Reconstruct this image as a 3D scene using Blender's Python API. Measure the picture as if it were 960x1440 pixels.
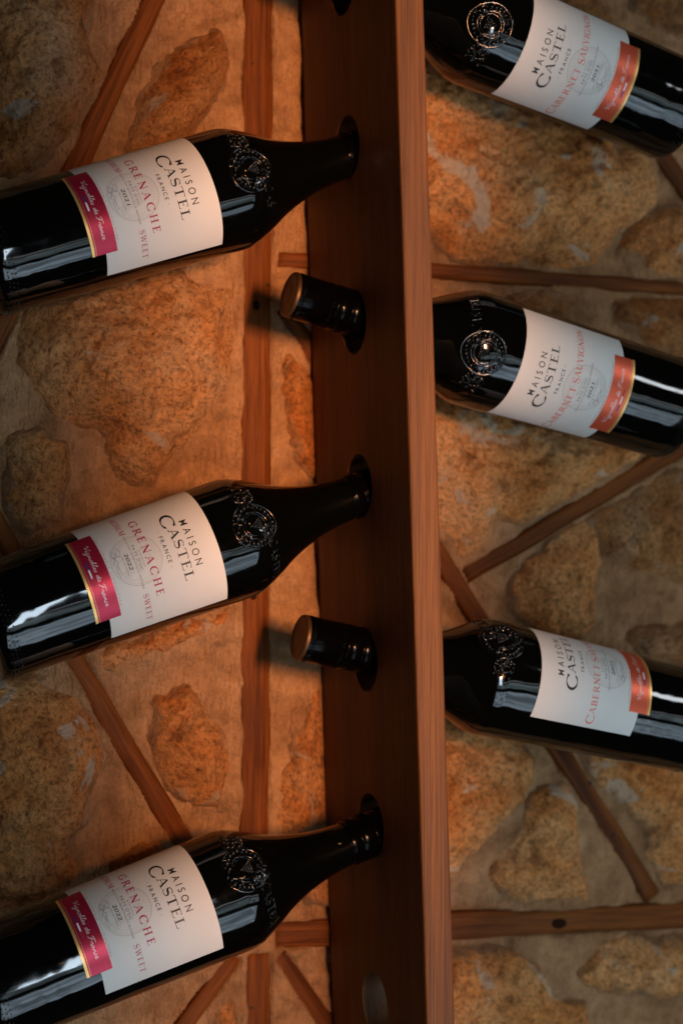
import bpy, math, random
import numpy as np
from mathutils import Matrix, Vector

random.seed(7)
scene = bpy.context.scene
for o in list(bpy.data.objects):
    bpy.data.objects.remove(o)
COL = scene.collection
MM = 0.001
Z0 = 1.50                      # height of the camera above the floor of the room (m)

# ------------------------------------------------------------------ camera
FPX, BETA = 2499.3, math.radians(22.1873)      # focal length in photo pixels, yaw of the camera
cam = bpy.data.cameras.new('camera')
cam.sensor_fit = 'VERTICAL'; cam.sensor_height = 36.0; cam.sensor_width = 24.0
cam.lens = FPX / 1440 * 36
cam.clip_start = 0.01; cam.clip_end = 50
cam.dof.use_dof = True; cam.dof.focus_distance = 1.085; cam.dof.aperture_fstop = 4.8
camo = bpy.data.objects.new('camera', cam); COL.objects.link(camo)
camo.location = (0, 0, Z0); camo.rotation_euler = (math.pi / 2, 0, -BETA)
scene.camera = camo

# ------------------------------------------------------------------ world, lamps, exposure
world = bpy.data.worlds.new('World'); scene.world = world; world.use_nodes = True
bg = world.node_tree.nodes['Background']
bg.inputs['Color'].default_value = (1.0, 0.72, 0.5, 1); bg.inputs['Strength'].default_value = 0.010

def lamp(name, kind, loc, target, energy, color, **kw):
    d = bpy.data.lights.new(name, kind); d.energy = energy; d.color = color
    for k, v in kw.items(): setattr(d, k, v)
    o = bpy.data.objects.new(name, d); COL.objects.link(o)
    o.location = loc
    o.rotation_euler = (Vector(target) - Vector(loc)).to_track_quat('-Z', 'Y').to_euler()
    return o
# warm spot near camera height, cone squeezed onto the wall beside the board
lamp('warm_front_spot', 'SPOT', (0.415, -0.75, Z0 + 0.13), (0.425, 1.15, Z0 + 0.10), 460, (1.0, 0.42, 0.15),
     shadow_soft_size=0.13, spot_size=math.radians(50), spot_blend=1.0).scale = (0.088, 0.9, 1)
# small warm bulb further right
lamp('warm_bulb', 'POINT', (0.92, -0.35, Z0 + 0.88), (0.4, 1, Z0), 1.3, (1.0, 0.42, 0.16), shadow_soft_size=0.02)
# daylight through the three panes of a low window facing the wall, and a taller side pane
PANES = [(1.00, -0.215, 1.5, 0.035, 0.35, (0.95, 0.97, 1.0)),
         (1.00, -0.42, 1.5, 0.26, 1.7, (0.72, 0.92, 1.0)),
         (0.95, -1.40, 1.5, 1.30, 18.5, (0.66, 0.84, 1.0))]
for i, (x, z, w, h, e, c) in enumerate(PANES):
    pl = lamp('window_pane_light', 'AREA', (x, -0.45, Z0 + z), (x, 2, Z0 + z), e, c, shape='RECTANGLE', size=w, size_y=h).data
    # uneven pane brightness, put in to break up the reflections on the glass
    pl.use_nodes = True; lt = pl.node_tree; em = lt.nodes['Emission']
    ge = lt.nodes.new('ShaderNodeNewGeometry'); mp = lt.nodes.new('ShaderNodeMapping'); mp.inputs['Scale'].default_value = (5 * w, 5 * h, 1); mp.inputs['Location'].default_value = (i * 3.1, i * 1.7, 0)
    nz = lt.nodes.new('ShaderNodeTexNoise'); nz.inputs['Scale'].default_value = 0.8; nz.inputs['Detail'].default_value = 4; nz.inputs['Distortion'].default_value = 0.8
    mr = lt.nodes.new('ShaderNodeMapRange'); mr.inputs[1].default_value = 0.36; mr.inputs[2].default_value = 0.62; mr.inputs[3].default_value = 0.45; mr.inputs[4].default_value = 1.35
    lt.links.new(ge.outputs['Parametric'], mp.inputs[0]); lt.links.new(mp.outputs[0], nz.inputs['Vector']); lt.links.new(nz.outputs['Fac'], mr.inputs[0]); lt.links.new(mr.outputs[0], em.inputs['Strength'])
# added cool key behind the camera, placed out of the bottles' reflections
lamp('added_key_light', 'AREA', (0.46, -0.78, Z0 - 0.06), (0.48, 1.1, Z0 - 0.06), 6.4, (0.70, 0.86, 1.0), shape='RECTANGLE', size=0.16, size_y=0.62)
lamp('window_pane_light', 'AREA', (1.75, 0.05, Z0 + 0.55), (0.75, 1.1, Z0 - 0.1), 4.0, (0.88, 0.94, 1.0),
     shape='RECTANGLE', size=0.55, size_y=0.16)

scene.view_settings.view_transform = 'Standard'; scene.view_settings.look = 'None'
scene.view_settings.exposure = -0.08; scene.view_settings.gamma = 1.0
scene.view_settings.use_curve_mapping = False
scene.render.engine = 'CYCLES'

# ------------------------------------------------------------------ helpers
def px_ray(px, py):
    c = ((px - 480) / FPX, (720 - py) / FPX)
    cb, sb = math.cos(BETA), math.sin(BETA)
    return (c[0] * cb + sb, -c[0] * sb + cb, c[1])          # world direction of a photo pixel
def px_wall(px, py, Y):
    d = px_ray(px, py); k = Y / d[1]
    return (d[0] * k, d[2] * k)                              # x, z (mm, z relative to the camera) on the wall

def link(name, me, mat=None, parent=None):
    o = bpy.data.objects.new(name, me); COL.objects.link(o)
    if mat is not None and len(me.materials) == 0: me.materials.append(mat)
    if parent is not None: o.parent = parent
    return o
def mesh(name, verts, faces, smooth=False):
    me = bpy.data.meshes.new(name)
    me.from_pydata([tuple(map(float, v)) for v in verts], [], faces)
    if smooth: me.polygons.foreach_set('use_smooth', [True] * len(me.polygons))
    me.update(); return me
def tag(o, label, cat, group=None):
    o['label'] = label; o['category'] = cat
    if group: o['group'] = group
    return o
def empty(name, mat=None):
    o = bpy.data.objects.new(name, None); COL.objects.link(o); o.empty_display_size = 0.02
    if mat is not None: o.matrix_world = mat
    return o

def vnoise(x, y, seed=0):
    xi = np.floor(x).astype(np.int64); yi = np.floor(y).astype(np.int64)
    xf = x - xi; yf = y - yi
    def h(a, b):
        n = (a * 374761393 + b * 668265263 + seed * 974634777) & 0xffffffff
        n = ((n ^ (n >> 13)) * 1274126177) & 0xffffffff
        return ((n ^ (n >> 16)) & 0xffff) / 65535.0
    u = xf * xf * xf * (xf * (xf * 6 - 15) + 10); v = yf * yf * yf * (yf * (yf * 6 - 15) + 10)
    a = h(xi, yi); b = h(xi + 1, yi); c = h(xi, yi + 1); d = h(xi + 1, yi + 1)
    return ((a * (1 - u) + b * u) * (1 - v) + (c * (1 - u) + d * u) * v) * 2 - 1
def fbm(x, y, scale, octs, seed, gain=0.5):
    s = 0; a = 1.0; f = 1.0 / scale
    for i in range(octs):
        s = s + a * vnoise(x * f + 17.3 * i, y * f - 9.1 * i, seed + i); a *= gain; f *= 2.03
    return s

# ------------------------------------------------------------------ materials
def mat_new(name):
    m = bpy.data.materials.new(name); m.use_nodes = True
    nt = m.node_tree; return m, nt, nt.nodes['Principled BSDF']
def N(nt, t, **kw):
    n = nt.nodes.new(t)
    for k, v in kw.items():
        if k in n.inputs: n.inputs[k].default_value = v
        else: setattr(n, k, v)
    return n
def ramp(nt, src, stops):
    r = nt.nodes.new('ShaderNodeValToRGB'); e = r.color_ramp.elements
    while len(e) < len(stops): e.new(0.5)
    for q, (p, c) in zip(e, stops): q.position = p; q.color = (*c, 1)
    nt.links.new(src, r.inputs[0]); return r.outputs[0]
def simple(name, col, rough=0.5, metal=0.0, **kw):
    m, nt, b = mat_new(name)
    b.inputs['Base Color'].default_value = (*col, 1); b.inputs['Roughness'].default_value = rough
    b.inputs['Metallic'].default_value = metal
    for k, v in kw.items(): b.inputs[k].default_value = v
    return m
def coords(nt, scale=(1, 1, 1), random_offset=True, kind='Object'):
    tc = nt.nodes.new('ShaderNodeTexCoord'); mp = nt.nodes.new('ShaderNodeMapping')
    mp.inputs['Scale'].default_value = scale
    nt.links.new(tc.outputs[kind], mp.inputs['Vector'])
    if random_offset:
        oi = nt.nodes.new('ShaderNodeObjectInfo'); mu = N(nt, 'ShaderNodeMath', operation='MULTIPLY'); mu.inputs[1].default_value = 37.0
        nt.links.new(oi.outputs['Random'], mu.inputs[0]); nt.links.new(mu.outputs[0], mp.inputs['Location'])
    return mp.outputs[0]
def noise(nt, vec, scale, detail=6, rough=0.6, dist=0.0):
    n = N(nt, 'ShaderNodeTexNoise', Scale=scale, Detail=detail, Roughness=rough, Distortion=dist)
    nt.links.new(vec, n.inputs['Vector']); return n.outputs['Fac']
def mixc(nt, f, a, b, mode='MIX'):
    m = nt.nodes.new('ShaderNodeMix'); m.data_type = 'RGBA'; m.blend_type = mode
    for sock, v in ((m.inputs[0], f), (m.inputs[6], a), (m.inputs[7], b)):
        if isinstance(v, (int, float)): sock.default_value = v
        elif isinstance(v, tuple): sock.default_value = (*v, 1)
        else: nt.links.new(v, sock)
    return m.outputs[2]
def math_(nt, op, a, b):
    m = N(nt, 'ShaderNodeMath', operation=op)
    for i, v in enumerate((a, b)):
        if isinstance(v, (int, float)): m.inputs[i].default_value = v
        else: nt.links.new(v, m.inputs[i])
    return m.outputs[0]
def bump(nt, b, height, dist, strength=1.0):
    n = N(nt, 'ShaderNodeBump', Strength=strength, Distance=dist)
    nt.links.new(height, n.inputs['Height']); nt.links.new(n.outputs[0], b.inputs['Normal']); return n

def wood(name, dark, mid, light, rough=0.5, axis_scale=(60, 60, 2.2), fine=(420, 420, 9), spec=0.4):
    m, nt, b = mat_new(name)
    v1 = coords(nt, axis_scale); v2 = coords(nt, fine)
    n1 = noise(nt, v1, 1.0, 5, 0.6, 0.6); n2 = noise(nt, v2, 1.0, 4, 0.7)
    c = ramp(nt, n1, [(0.28, dark), (0.5, mid), (0.74, light)])
    g = ramp(nt, n2, [(0.36, (0.38, 0.33, 0.30)), (0.58, (1, 1, 1))])
    c = mixc(nt, 0.8, c, g, 'MULTIPLY')
    v3 = coords(nt, (9, 9, 4)); n3 = noise(nt, v3, 1.0, 3, 0.5)
    c = mixc(nt, 0.55, c, ramp(nt, n3, [(0.3, (0.62, 0.58, 0.55)), (0.65, (1.1, 1.08, 1.04))]), 'MULTIPLY')
    nt.links.new(c, b.inputs['Base Color'])
    b.inputs['Roughness'].default_value = rough; b.inputs['Specular IOR Level'].default_value = spec
    bump(nt, b, math_(nt, 'ADD', n2, math_(nt, 'MULTIPLY', n1, 1.5)), 0.0004, 0.8)
    return m

M = {}
M['board'] = wood('stained_board_wood', (0.080, 0.028, 0.0055), (0.145, 0.054, 0.010), (0.20, 0.079, 0.015), 0.6, fine=(900, 900, 14))
M['batten'] = wood('old_batten_wood', (0.070, 0.019, 0.003), (0.155, 0.045, 0.007), (0.22, 0.070, 0.012), 0.6,
                   axis_scale=(90, 90, 5), fine=(520, 520, 16), spec=0.12)

def stone_mat():
    m, nt, b = mat_new('ochre_sandstone')
    v = coords(nt, (1, 1, 1))
    big = noise(nt, v, 14, 4, 0.6, 0.4); med = noise(nt, v, 60, 6, 0.7, 0.3); fin = noise(nt, v, 330, 5, 0.75)
    c = ramp(nt, big, [(0.28, (0.48, 0.155, 0.037)), (0.43, (0.58, 0.245, 0.075)), (0.57, (0.64, 0.33, 0.135)), (0.72, (0.66, 0.405, 0.22))])
    c = mixc(nt, 0.85, c, ramp(nt, med, [(0.30, (0.34, 0.26, 0.20)), (0.45, (0.95, 0.92, 0.88)), (0.70, (1.3, 1.26, 1.2))]), 'MULTIPLY')  # grain tone, with pit shade put into its dark end
    c = mixc(nt, 0.75, c, ramp(nt, fin, [(0.36, (0.24, 0.17, 0.13)), (0.49, (1.05, 1.0, 0.95)), (0.66, (1.4, 1.34, 1.26))]), 'MULTIPLY')  # finer grain, its small pits likewise shaded in the colour
    sp = noise(nt, v, 21, 5, 0.62, 1.2)
    c = mixc(nt, ramp(nt, sp, [(0.60, (0, 0, 0)), (0.64, (0.85, 0.85, 0.85))]), c, (0.60, 0.45, 0.32))
    oi = nt.nodes.new('ShaderNodeObjectInfo'); c = mixc(nt, 1.0, c, oi.outputs['Color'], 'MULTIPLY')
    ed = nt.nodes.new('ShaderNodeAttribute'); ed.attribute_name = 'edge'          # mortar smeared over the rim of the stone
    f = math_(nt, 'ADD', ed.outputs['Fac'], math_(nt, 'MULTIPLY', math_(nt, 'SUBTRACT', noise(nt, v, 42, 5, 0.7, 0.8), 0.5), 26.0))
    f = math_(nt, 'ADD', math_(nt, 'MULTIPLY', f, 0.14), 0.05)
    mort = mixc(nt, 0.7, (0.43, 0.24, 0.117), ramp(nt, fin, [(0.3, (0.6, 0.56, 0.52)), (0.6, (1.05, 1.05, 1.05))]), 'MULTIPLY')
    c = mixc(nt, ramp(nt, f, [(0.35, (1, 1, 1)), (0.95, (0, 0, 0))]), c, mort)
    nt.links.new(c, b.inputs['Base Color']); b.inputs['Roughness'].default_value = 0.9
    b.inputs['Specular IOR Level'].default_value = 0.2
    bump(nt, b, math_(nt, 'ADD', math_(nt, 'MULTIPLY', med, 1.6), fin), 0.0045, 1.0)
    return m
M['stone'] = stone_mat()
def mortar_mat():
    m, nt, b = mat_new('brushed_lime_mortar')
    v = coords(nt, (1, 1, 1), False)
    big = noise(nt, v, 9, 4, 0.6); med = noise(nt, v, 45, 5, 0.65); fin = noise(nt, v, 520, 4, 0.7)
    def brushed(ang, off):                       # parallel scratches of the brush that smoothed the joints
        mp = nt.nodes.new('ShaderNodeMapping'); mp.inputs['Rotation'].default_value = (0, ang, 0); mp.inputs['Scale'].default_value = (420, 300, 110); mp.inputs['Location'].default_value = (off, off, off)
        nt.links.new(v, mp.inputs['Vector']); return noise(nt, mp.outputs[0], 1.0, 3, 0.65, 0.6)
    mk = ramp(nt, noise(nt, v, 8, 3, 0.5, 0.5), [(0.47, (0, 0, 0)), (0.53, (1, 1, 1))]); mk2 = ramp(nt, noise(nt, v, 6.3, 2, 0.5, 0.3), [(0.50, (0, 0, 0)), (0.56, (1, 1, 1))])
    st = mixc(nt, mk2, mixc(nt, mk, brushed(0.35, 0), brushed(-0.6, 3)), brushed(1.25, 7))
    c = ramp(nt, big, [(0.3, (0.31, 0.162, 0.073)), (0.5, (0.425, 0.238, 0.115)), (0.72, (0.475, 0.29, 0.152))])
    c = mixc(nt, 0.75, c, ramp(nt, med, [(0.3, (0.50, 0.43, 0.38)), (0.6, (1.1, 1.1, 1.1))]), 'MULTIPLY')
    c = mixc(nt, 0.5, c, ramp(nt, fin, [(0.33, (0.58, 0.53, 0.48)), (0.58, (1.05, 1.05, 1.05))]), 'MULTIPLY')
    c = mixc(nt, 0.18, c, ramp(nt, st, [(0.33, (0.62, 0.56, 0.5)), (0.62, (1.1, 1.1, 1.1))]), 'MULTIPLY')
    nt.links.new(c, b.inputs['Base Color']); b.inputs['Roughness'].default_value = 0.92
    b.inputs['Specular IOR Level'].default_value = 0.15
    bump(nt, b, math_(nt, 'ADD', math_(nt, 'ADD', fin, math_(nt, 'MULTIPLY', med, 0.8)), math_(nt, 'MULTIPLY', st, 2.2)), 0.0016, 1.0)
    return m
M['mortar'] = mortar_mat()

def glass_mat():
    m, nt, b = mat_new('dark_bottle_glass')
    v = coords(nt, (1, 1, 1))
    n = noise(nt, v, 22, 2, 0.5, 0.4); d = noise(nt, v, 90, 4, 0.6)
    b.inputs['Base Color'].default_value = (0.0010, 0.0013, 0.0011, 1)
    nt.links.new(ramp(nt, d, [(0.35, (0.035,) * 3), (0.75, (0.11,) * 3)]), b.inputs['Roughness'])
    b.inputs['IOR'].default_value = 1.52
    bump(nt, b, n, 0.0022, 0.5)
    return m
M['glass'] = glass_mat()
M['relief'] = simple('moulded_bottle_glass', (0.0012, 0.0015, 0.0013), 0.13, 0.0, IOR=1.52)
M['cap'] = simple('black_cap_aluminium', (0.0010, 0.0009, 0.0009), 0.16, 0.0, **{'Specular IOR Level': 0.08})
def cap_top_mat():
    m, nt, b = mat_new('bronze_cap_top')
    n = noise(nt, coords(nt, (1, 1, 1)), 60, 4, 0.6)
    nt.links.new(ramp(nt, n, [(0.3, (0.075, 0.038, 0.016)), (0.7, (0.12, 0.065, 0.028))]), b.inputs['Base Color'])
    b.inputs['Metallic'].default_value = 0.7; b.inputs['Roughness'].default_value = 0.48
    return m
M['cap_top'] = cap_top_mat()
def paper_mat():
    m, nt, b = mat_new('ivory_label_paper')
    v = coords(nt, (1, 1, 1)); n = noise(nt, v, 700, 3, 0.6); n2 = noise(nt, v, 30, 3, 0.5)
    nt.links.new(ramp(nt, n2, [(0.3, (0.66, 0.645, 0.60)), (0.7, (0.71, 0.695, 0.65))]), b.inputs['Base Color'])
    b.inputs['Roughness'].default_value = 0.6; b.inputs['Specular IOR Level'].default_value = 0.3
    bump(nt, b, n, 0.00006, 0.6); return m
M['paper'] = paper_mat()
M['ink_black'] = simple('black_ink', (0.018, 0.017, 0.020), 0.45)
M['ink_grey'] = simple('grey_ink', (0.20, 0.19, 0.18), 0.6)
M['seal'] = simple('blind_embossed_seal', (0.50, 0.465, 0.41), 0.55)
M['ink_magenta'] = simple('magenta_ink', (0.40, 0.018, 0.085), 0.5)
M['ink_coral'] = simple('coral_ink', (0.72, 0.11, 0.06), 0.5)
M['ink_pale'] = simple('pale_pink_ink', (0.60, 0.24, 0.26), 0.5)
M['band_red'] = simple('crimson_foil', (0.46, 0.016, 0.05), 0.36, 0.45)
M['band_orange'] = simple('orange_foil', (0.74, 0.115, 0.05), 0.38, 0.45)
M['gold'] = simple('gold_foil', (0.85, 0.50, 0.16), 0.36, 0.6)
M['script'] = simple('silver_script_ink', (0.80, 0.62, 0.60), 0.4, 0.2)
M['flag_blue'] = simple('flag_blue', (0.03, 0.03, 0.17), 0.5)
M['flag_white'] = simple('flag_white', (0.82, 0.80, 0.80), 0.5)
M['flag_red'] = simple('flag_red', (0.42, 0.02, 0.03), 0.5)
M['nail'] = simple('rusty_nail', (0.025, 0.014, 0.009), 0.8, 0.2)
M['knot'] = simple('dark_knot_wood', (0.020, 0.009, 0.004), 0.9, 0.0, **{'Specular IOR Level': 0.03})

# ================================================================== THE WALL
YW = 1137.0     # mm, mean plane of the mortar
STONES = [
 [(-20,-20),(122,-20),(120,60),(128,110),(110,160),(75,215),(40,240),(-20,250)],
 [(300,52),(315,80),(310,110),(285,165),(262,190),(190,205),(188,180),(205,140),(225,105),(265,75)],
 [(30,450),(80,425),(150,400),(240,385),(280,410),(330,415),(335,480),(320,530),(280,600),(240,630),(210,675),(190,675),(170,650),(140,600),(80,580),(45,545),(30,505)],
 [(10,615),(50,610),(85,630),(88,660),(82,730),(40,740),(25,725),(20,680)],
 [(-40,960),(50,955),(100,985),(130,1025),(140,1060),(120,1110),(115,1160),(90,1180),(100,1220),(80,1270),(-40,1290)],
 [(225,990),(260,965),(285,1005),(305,1030),(318,1085),(300,1130),(275,1125),(250,1100),(230,1070),(222,1025)],
 [(165,1222),(200,1185),(235,1176),(258,1190),(190,1238)],
 [(130,925),(180,905),(240,880),(300,862),(332,850),(326,872),(200,915),(160,935)],
 [(394,505),(432,500),(470,540),(470,680),(440,668),(418,640),(405,580),(394,545)],
 [(394,1095),(420,1030),(445,970),(500,930),(520,1180),(480,1262),(430,1264),(396,1180),(390,1130)],
 [(300,1452),(306,1415),(333,1408),(338,1452)],
 [(545,75),(640,100),(660,130),(700,140),(840,176),(860,218),(902,222),(914,253),(916,287),(890,307),(860,314),(848,341),(829,370),(775,373),(744,364),(698,372),(640,358),(605,326),(545,300)],
 [(879,326),(898,322),(918,307),(960,297),(1015,300),(1015,392),(910,386),(906,357),(879,345)],
 [(870,435),(900,425),(1015,430),(1015,520),(920,490)],
 [(720,428),(760,418),(800,425),(790,445),(740,440)],
 [(545,540),(613,560),(690,580),(780,605),(860,625),(894,638),(855,660),(800,696),(750,726),(690,733),(676,760),(657,788),(625,756),(545,720)],
 [(790,745),(810,730),(829,745),(836,790),(827,837),(817,880),(806,895),(752,888),(721,857),(715,830),(740,799),(771,780)],
 [(829,730),(883,706),(937,672),(1000,650),(1015,818),(929,814),(883,795),(844,776),(836,752)],
 [(880,890),(920,880),(1015,870),(1015,945),(940,935),(900,910)],
 [(545,1000),(630,1005),(724,1041),(746,1075),(742,1097),(724,1127),(690,1150),(664,1184),(637,1214),(545,1240)],
 [(788,1109),(812,1124),(808,1158),(810,1210),(814,1260),(765,1268),(728,1266),(698,1244),(686,1232),(709,1188),(731,1165),(740,1130),(765,1112)],
 [(825,1050),(855,1060),(1015,1070),(1015,1240),(930,1240),(905,1200),(911,1161),(885,1139),(851,1112),(835,1084)],
 [(545,1350),(640,1352),(686,1349),(724,1337),(750,1360),(765,1394),(772,1412),(810,1420),(825,1475),(545,1475)],
 [(825,1349),(847,1322),(885,1322),(922,1332),(1015,1326),(1015,1379),(937,1397),(900,1386),(840,1390),(817,1367)],
 [(880,-30),(1015,-30),(1015,60),(945,50),(890,15)],
 [(700,-30),(790,-40),(850,30),(800,60),(720,30)],
]
# stones just outside the picture, so that the wall goes on
for (cx, cy, rx, ry) in [(-130,60,85,110),(-140,330,90,120),(-110,560,70,80),(-140,800,90,110),(-150,1120,85,130),(-120,1390,90,90),
                         (1100,110,65,110),(1110,380,75,110),(1120,600,80,80),(1115,800,75,70),(1110,1040,75,110),(1120,1280,80,80),
                         (1270,200,80,130),(1280,520,80,150),(1270,860,80,140),(1280,1180,80,140),
                         (60,-130,100,75),(270,-120,60,80),(480,-130,70,80),(680,-140,100,75),(920,-130,100,70),
                         (60,1540,90,60),(260,1530,70,55),(480,1540,80,60),(700,1560,90,60),(930,1540,90,70),(-290,200,70,150),(-290,560,70,160),(-290,950,70,170),(-290,1320,70,140)]:
    n = 11; STONES.append([(cx + rx * random.uniform(.75, 1.08) * math.cos(2*math.pi*k/n), cy + ry * random.uniform(.75, 1.08) * math.sin(2*math.pi*k/n)) for k in range(n)])
SP = [np.array([px_wall(x, y, YW) for x, y in s]) for s in STONES]

# battens: two end points of the centre line (photo pixels) and width in mm
BATTENS = [((364,-60),(357,1296),22.0), ((363,1337),(363,1500),19.5), ((238,-45),(-30,530),14.5), ((-30,694),(280,1222),13.5),
           ((333,1343),(240,1470),12.0), ((391,1339),(475,1462),12.5), ((390,364),(1040,411),10.5), ((653,810),(1035,586),13.0),
           ((398,430),(919,1262),13.5), ((385,1316),(1040,1284),19.0), ((830,75),(1010,328),13.0),
           ((1200,-60),(1195,1500),20.0), ((-205,-60),(-200,1500),20.0)]
BP = [(np.array(px_wall(*a, YW - 4)), np.array(px_wall(*b, YW - 4)), w) for a, b, w in BATTENS]

def poly_sd(P, poly):
    """signed distance, positive inside"""
    d = np.full(len(P), 1e9); inside = np.zeros(len(P), bool)
    n = len(poly)
    for i in range(n):
        a = poly[i]; b = poly[(i + 1) % n]; e = b - a; w = P - a
        t = np.clip((w @ e) / (e @ e), 0, 1); q = w - t[:, None] * e
        d = np.minimum(d, np.hypot(q[:, 0], q[:, 1]))
        c = ((a[1] <= P[:, 1]) & (b[1] > P[:, 1])) | ((b[1] <= P[:, 1]) & (a[1] > P[:, 1]))
        with np.errstate(divide='ignore', invalid='ignore'):
            xs = a[0] + (P[:, 1] - a[1]) * (b[0] - a[0]) / (b[1] - a[1])
        inside ^= c & (P[:, 0] < xs)
    return np.where(inside, d, -d)
def batten_d(P):
    """distance outside the nearest batten's edge (negative inside)"""
    d = np.full(len(P), 1e9)
    for a, b, w in BP:
        e = b - a; L = np.linalg.norm(e); e = e / L; r = P - a
        t = r @ e; s = np.abs(r @ np.array([-e[1], e[0]])) - w / 2
        d = np.minimum(d, np.maximum(s, np.maximum(-t, t - L)))
    return d

def board_limit(x, z):
    """the wall is dressed flat where the rack board stands against it"""
    bx = 442.9 - 0.0338 * z
    return 4.8 + 0.75 * np.maximum(np.maximum(bx - 1 - x, x - bx - 22), 0)
def grid_mesh(name, xs, zs, H, keep=None):
    nx, nz = len(xs), len(zs)
    X, Z = np.meshgrid(xs, zs)
    V = np.stack([X.ravel() * MM, (YW - H.ravel()) * MM, Z.ravel() * MM + Z0], 1)
    i = np.arange(nx * nz).reshape(nz, nx)
    F = np.stack([i[:-1, :-1], i[:-1, 1:], i[1:, 1:], i[1:, :-1]], -1).reshape(-1, 4)
    if keep is not None:
        k = keep.ravel(); F = F[k[F].all(1)]
        used = np.unique(F); m = np.full(len(V), -1); m[used] = np.arange(len(used)); V = V[used]; F = m[F]
    me = bpy.data.meshes.new(name)
    me.vertices.add(len(V)); me.vertices.foreach_set('co', V.ravel())
    me.loops.add(F.size); me.loops.foreach_set('vertex_index', F.ravel().astype(np.int32))
    me.polygons.add(len(F)); me.polygons.foreach_set('loop_start', np.arange(0, F.size, 4, dtype=np.int32))
    me.polygons.foreach_set('use_smooth', np.ones(len(F), bool))
    me.update(); me.validate(); return me, (used if keep is not None else None)

wall = empty('stone_wall', Matrix.Translation((0.43, YW * MM, Z0)))
tag(wall, 'rough ochre stone wall with brushed mortar and reddish timber strips behind the bottles', 'wall')
WI = wall.matrix_world.inverted()
def wall_part(name, me, mat):
    me.transform(WI); return link(name, me, mat, wall)

# mortar sheet
xs = np.arange(-130, 1240, 1.9); zs = np.arange(-480, 480, 1.9)
X, Z = np.meshgrid(xs, zs); P = np.stack([X.ravel(), Z.ravel()], 1)
sd = np.full(len(P), -1e9)
for s in SP:
    lo = s.min(0) - 45; hi = s.max(0) + 45
    k = np.where((P > lo).all(1) & (P < hi).all(1))[0]
    if len(k): sd[k] = np.maximum(sd[k], poly_sd(P[k], s))
bd = batten_d(P)
x, z = P[:, 0], P[:, 1]
# trowel and brush strokes follow the joints: streak along the contour lines of the distance to stones and battens
near = np.minimum(np.where(sd > -60, -sd, 60), bd)
wx = fbm(x, z, 60, 3, 11) * 6
stroke = fbm(near * 1.0 + wx, (x + z) * 0.06, 3.4, 3, 21, 0.6)
hm = 5.5 * fbm(x, z, 80, 3, 3) + 2.8 * fbm(x, z, 19, 4, 5) + 0.35 * stroke + 0.7 * fbm(x, z, 6, 2, 8)
hm += 2.0 * np.exp(-np.maximum(-sd, 0) / 14.0)
hm += (2.0 + 1.6 * fbm(x, z, 30, 3, 77)) * np.exp(-np.maximum(bd, 0) / 7.0)
hm -= 10.0 * np.clip((-0.5 - bd) / 2.0, 0, 1)          # the groove each strip lies in
hm -= 7.0 * np.clip((sd - 4) / 10.0, 0, 1)           # under the stones
hm = np.minimum(hm, board_limit(x, z))
me, _ = grid_mesh('mortar', xs, zs, hm.reshape(X.shape))
wall_part('mortar', me, M['mortar'])

TINT = {0: (.70, .72, .74), 1: (.62, .62, .60), 2: (.88, .92, .96), 3: (.86, .90, .90), 4: (1.0, 1.05, 1.1), 8: (.80, .76, .70), 9: (.85, .82, .78), 5: (.88, .86, .82),
        15: (1.15, 1.15, 1.1), 16: (1.15, 1.15, 1.1), 19: (1.2, 1.2, 1.15), 20: (1.15, 1.15, 1.1), 21: (1.2, 1.2, 1.15), 22: (1.15, 1.15, 1.1), 23: (1.15, 1.15, 1.1),
        11: (1.15, 1.12, 1.05), 13: (.62, .62, .62), 14: (.6, .6, .6), 17: (.72, .78, .85), 18: (.6, .6, .65), 24: (.5, .5, .5), 25: (.6, .6, .6)}
# stones, each its own rough slab rising out of the mortar
for si, s in enumerate(SP):
    infr = si < 26
    st = 1.5 if infr else 3.0
    lo = s.min(0) - 18; hi = s.max(0) + 18
    xs = np.arange(lo[0], hi[0], st); zs = np.arange(lo[1], hi[1], st)
    X, Z = np.meshgrid(xs, zs); P = np.stack([X.ravel(), Z.ravel()], 1)
    x, z = P[:, 0], P[:, 1]
    d = poly_sd(P, s) + 6.5 + 3.0 * fbm(x, z, 26, 3, 40 + si) + 0.8 * fbm(x, z, 6, 2, 90 + si)
    size = min(hi - lo); H = min(27.0, 15.0 + size * 0.08)
    rise = 1 - np.exp(-np.maximum(d + 2, 0) / (6.5 + 0.055 * size))
    h = -7.0 + (H + 7) * rise + 4.6 * fbm(x, z, 45, 3, 140 + si) * rise + 3.4 * np.abs(fbm(x, z, 15, 3, 240 + si)) * rise \
        + 2.1 * fbm(x, z, 6.0, 3, 340 + si, 0.65) * rise
    bd = batten_d(P)
    h = np.minimum(h, np.where(bd < 30, -6 + 8.0 * np.clip(bd / 3.0, 0, 1) + np.maximum(bd - 3, 0) * 0.9, 99))
    h = np.minimum(h, board_limit(x, z))
    me, used = grid_mesh('stone', xs, zs, h.reshape(X.shape), keep=(d > -5).reshape(X.shape))
    at = me.attributes.new('edge', 'FLOAT', 'POINT'); at.data.foreach_set('value', d[used].astype(np.float32))
    o = wall_part('stone', me, M['stone'])
    tint = TINT.get(si) or random.choice(((1, 1, 1), (0.85, 0.82, 0.78), (0.95, 0.9, 0.82)))
    o.color = (*tint, 1)

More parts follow.
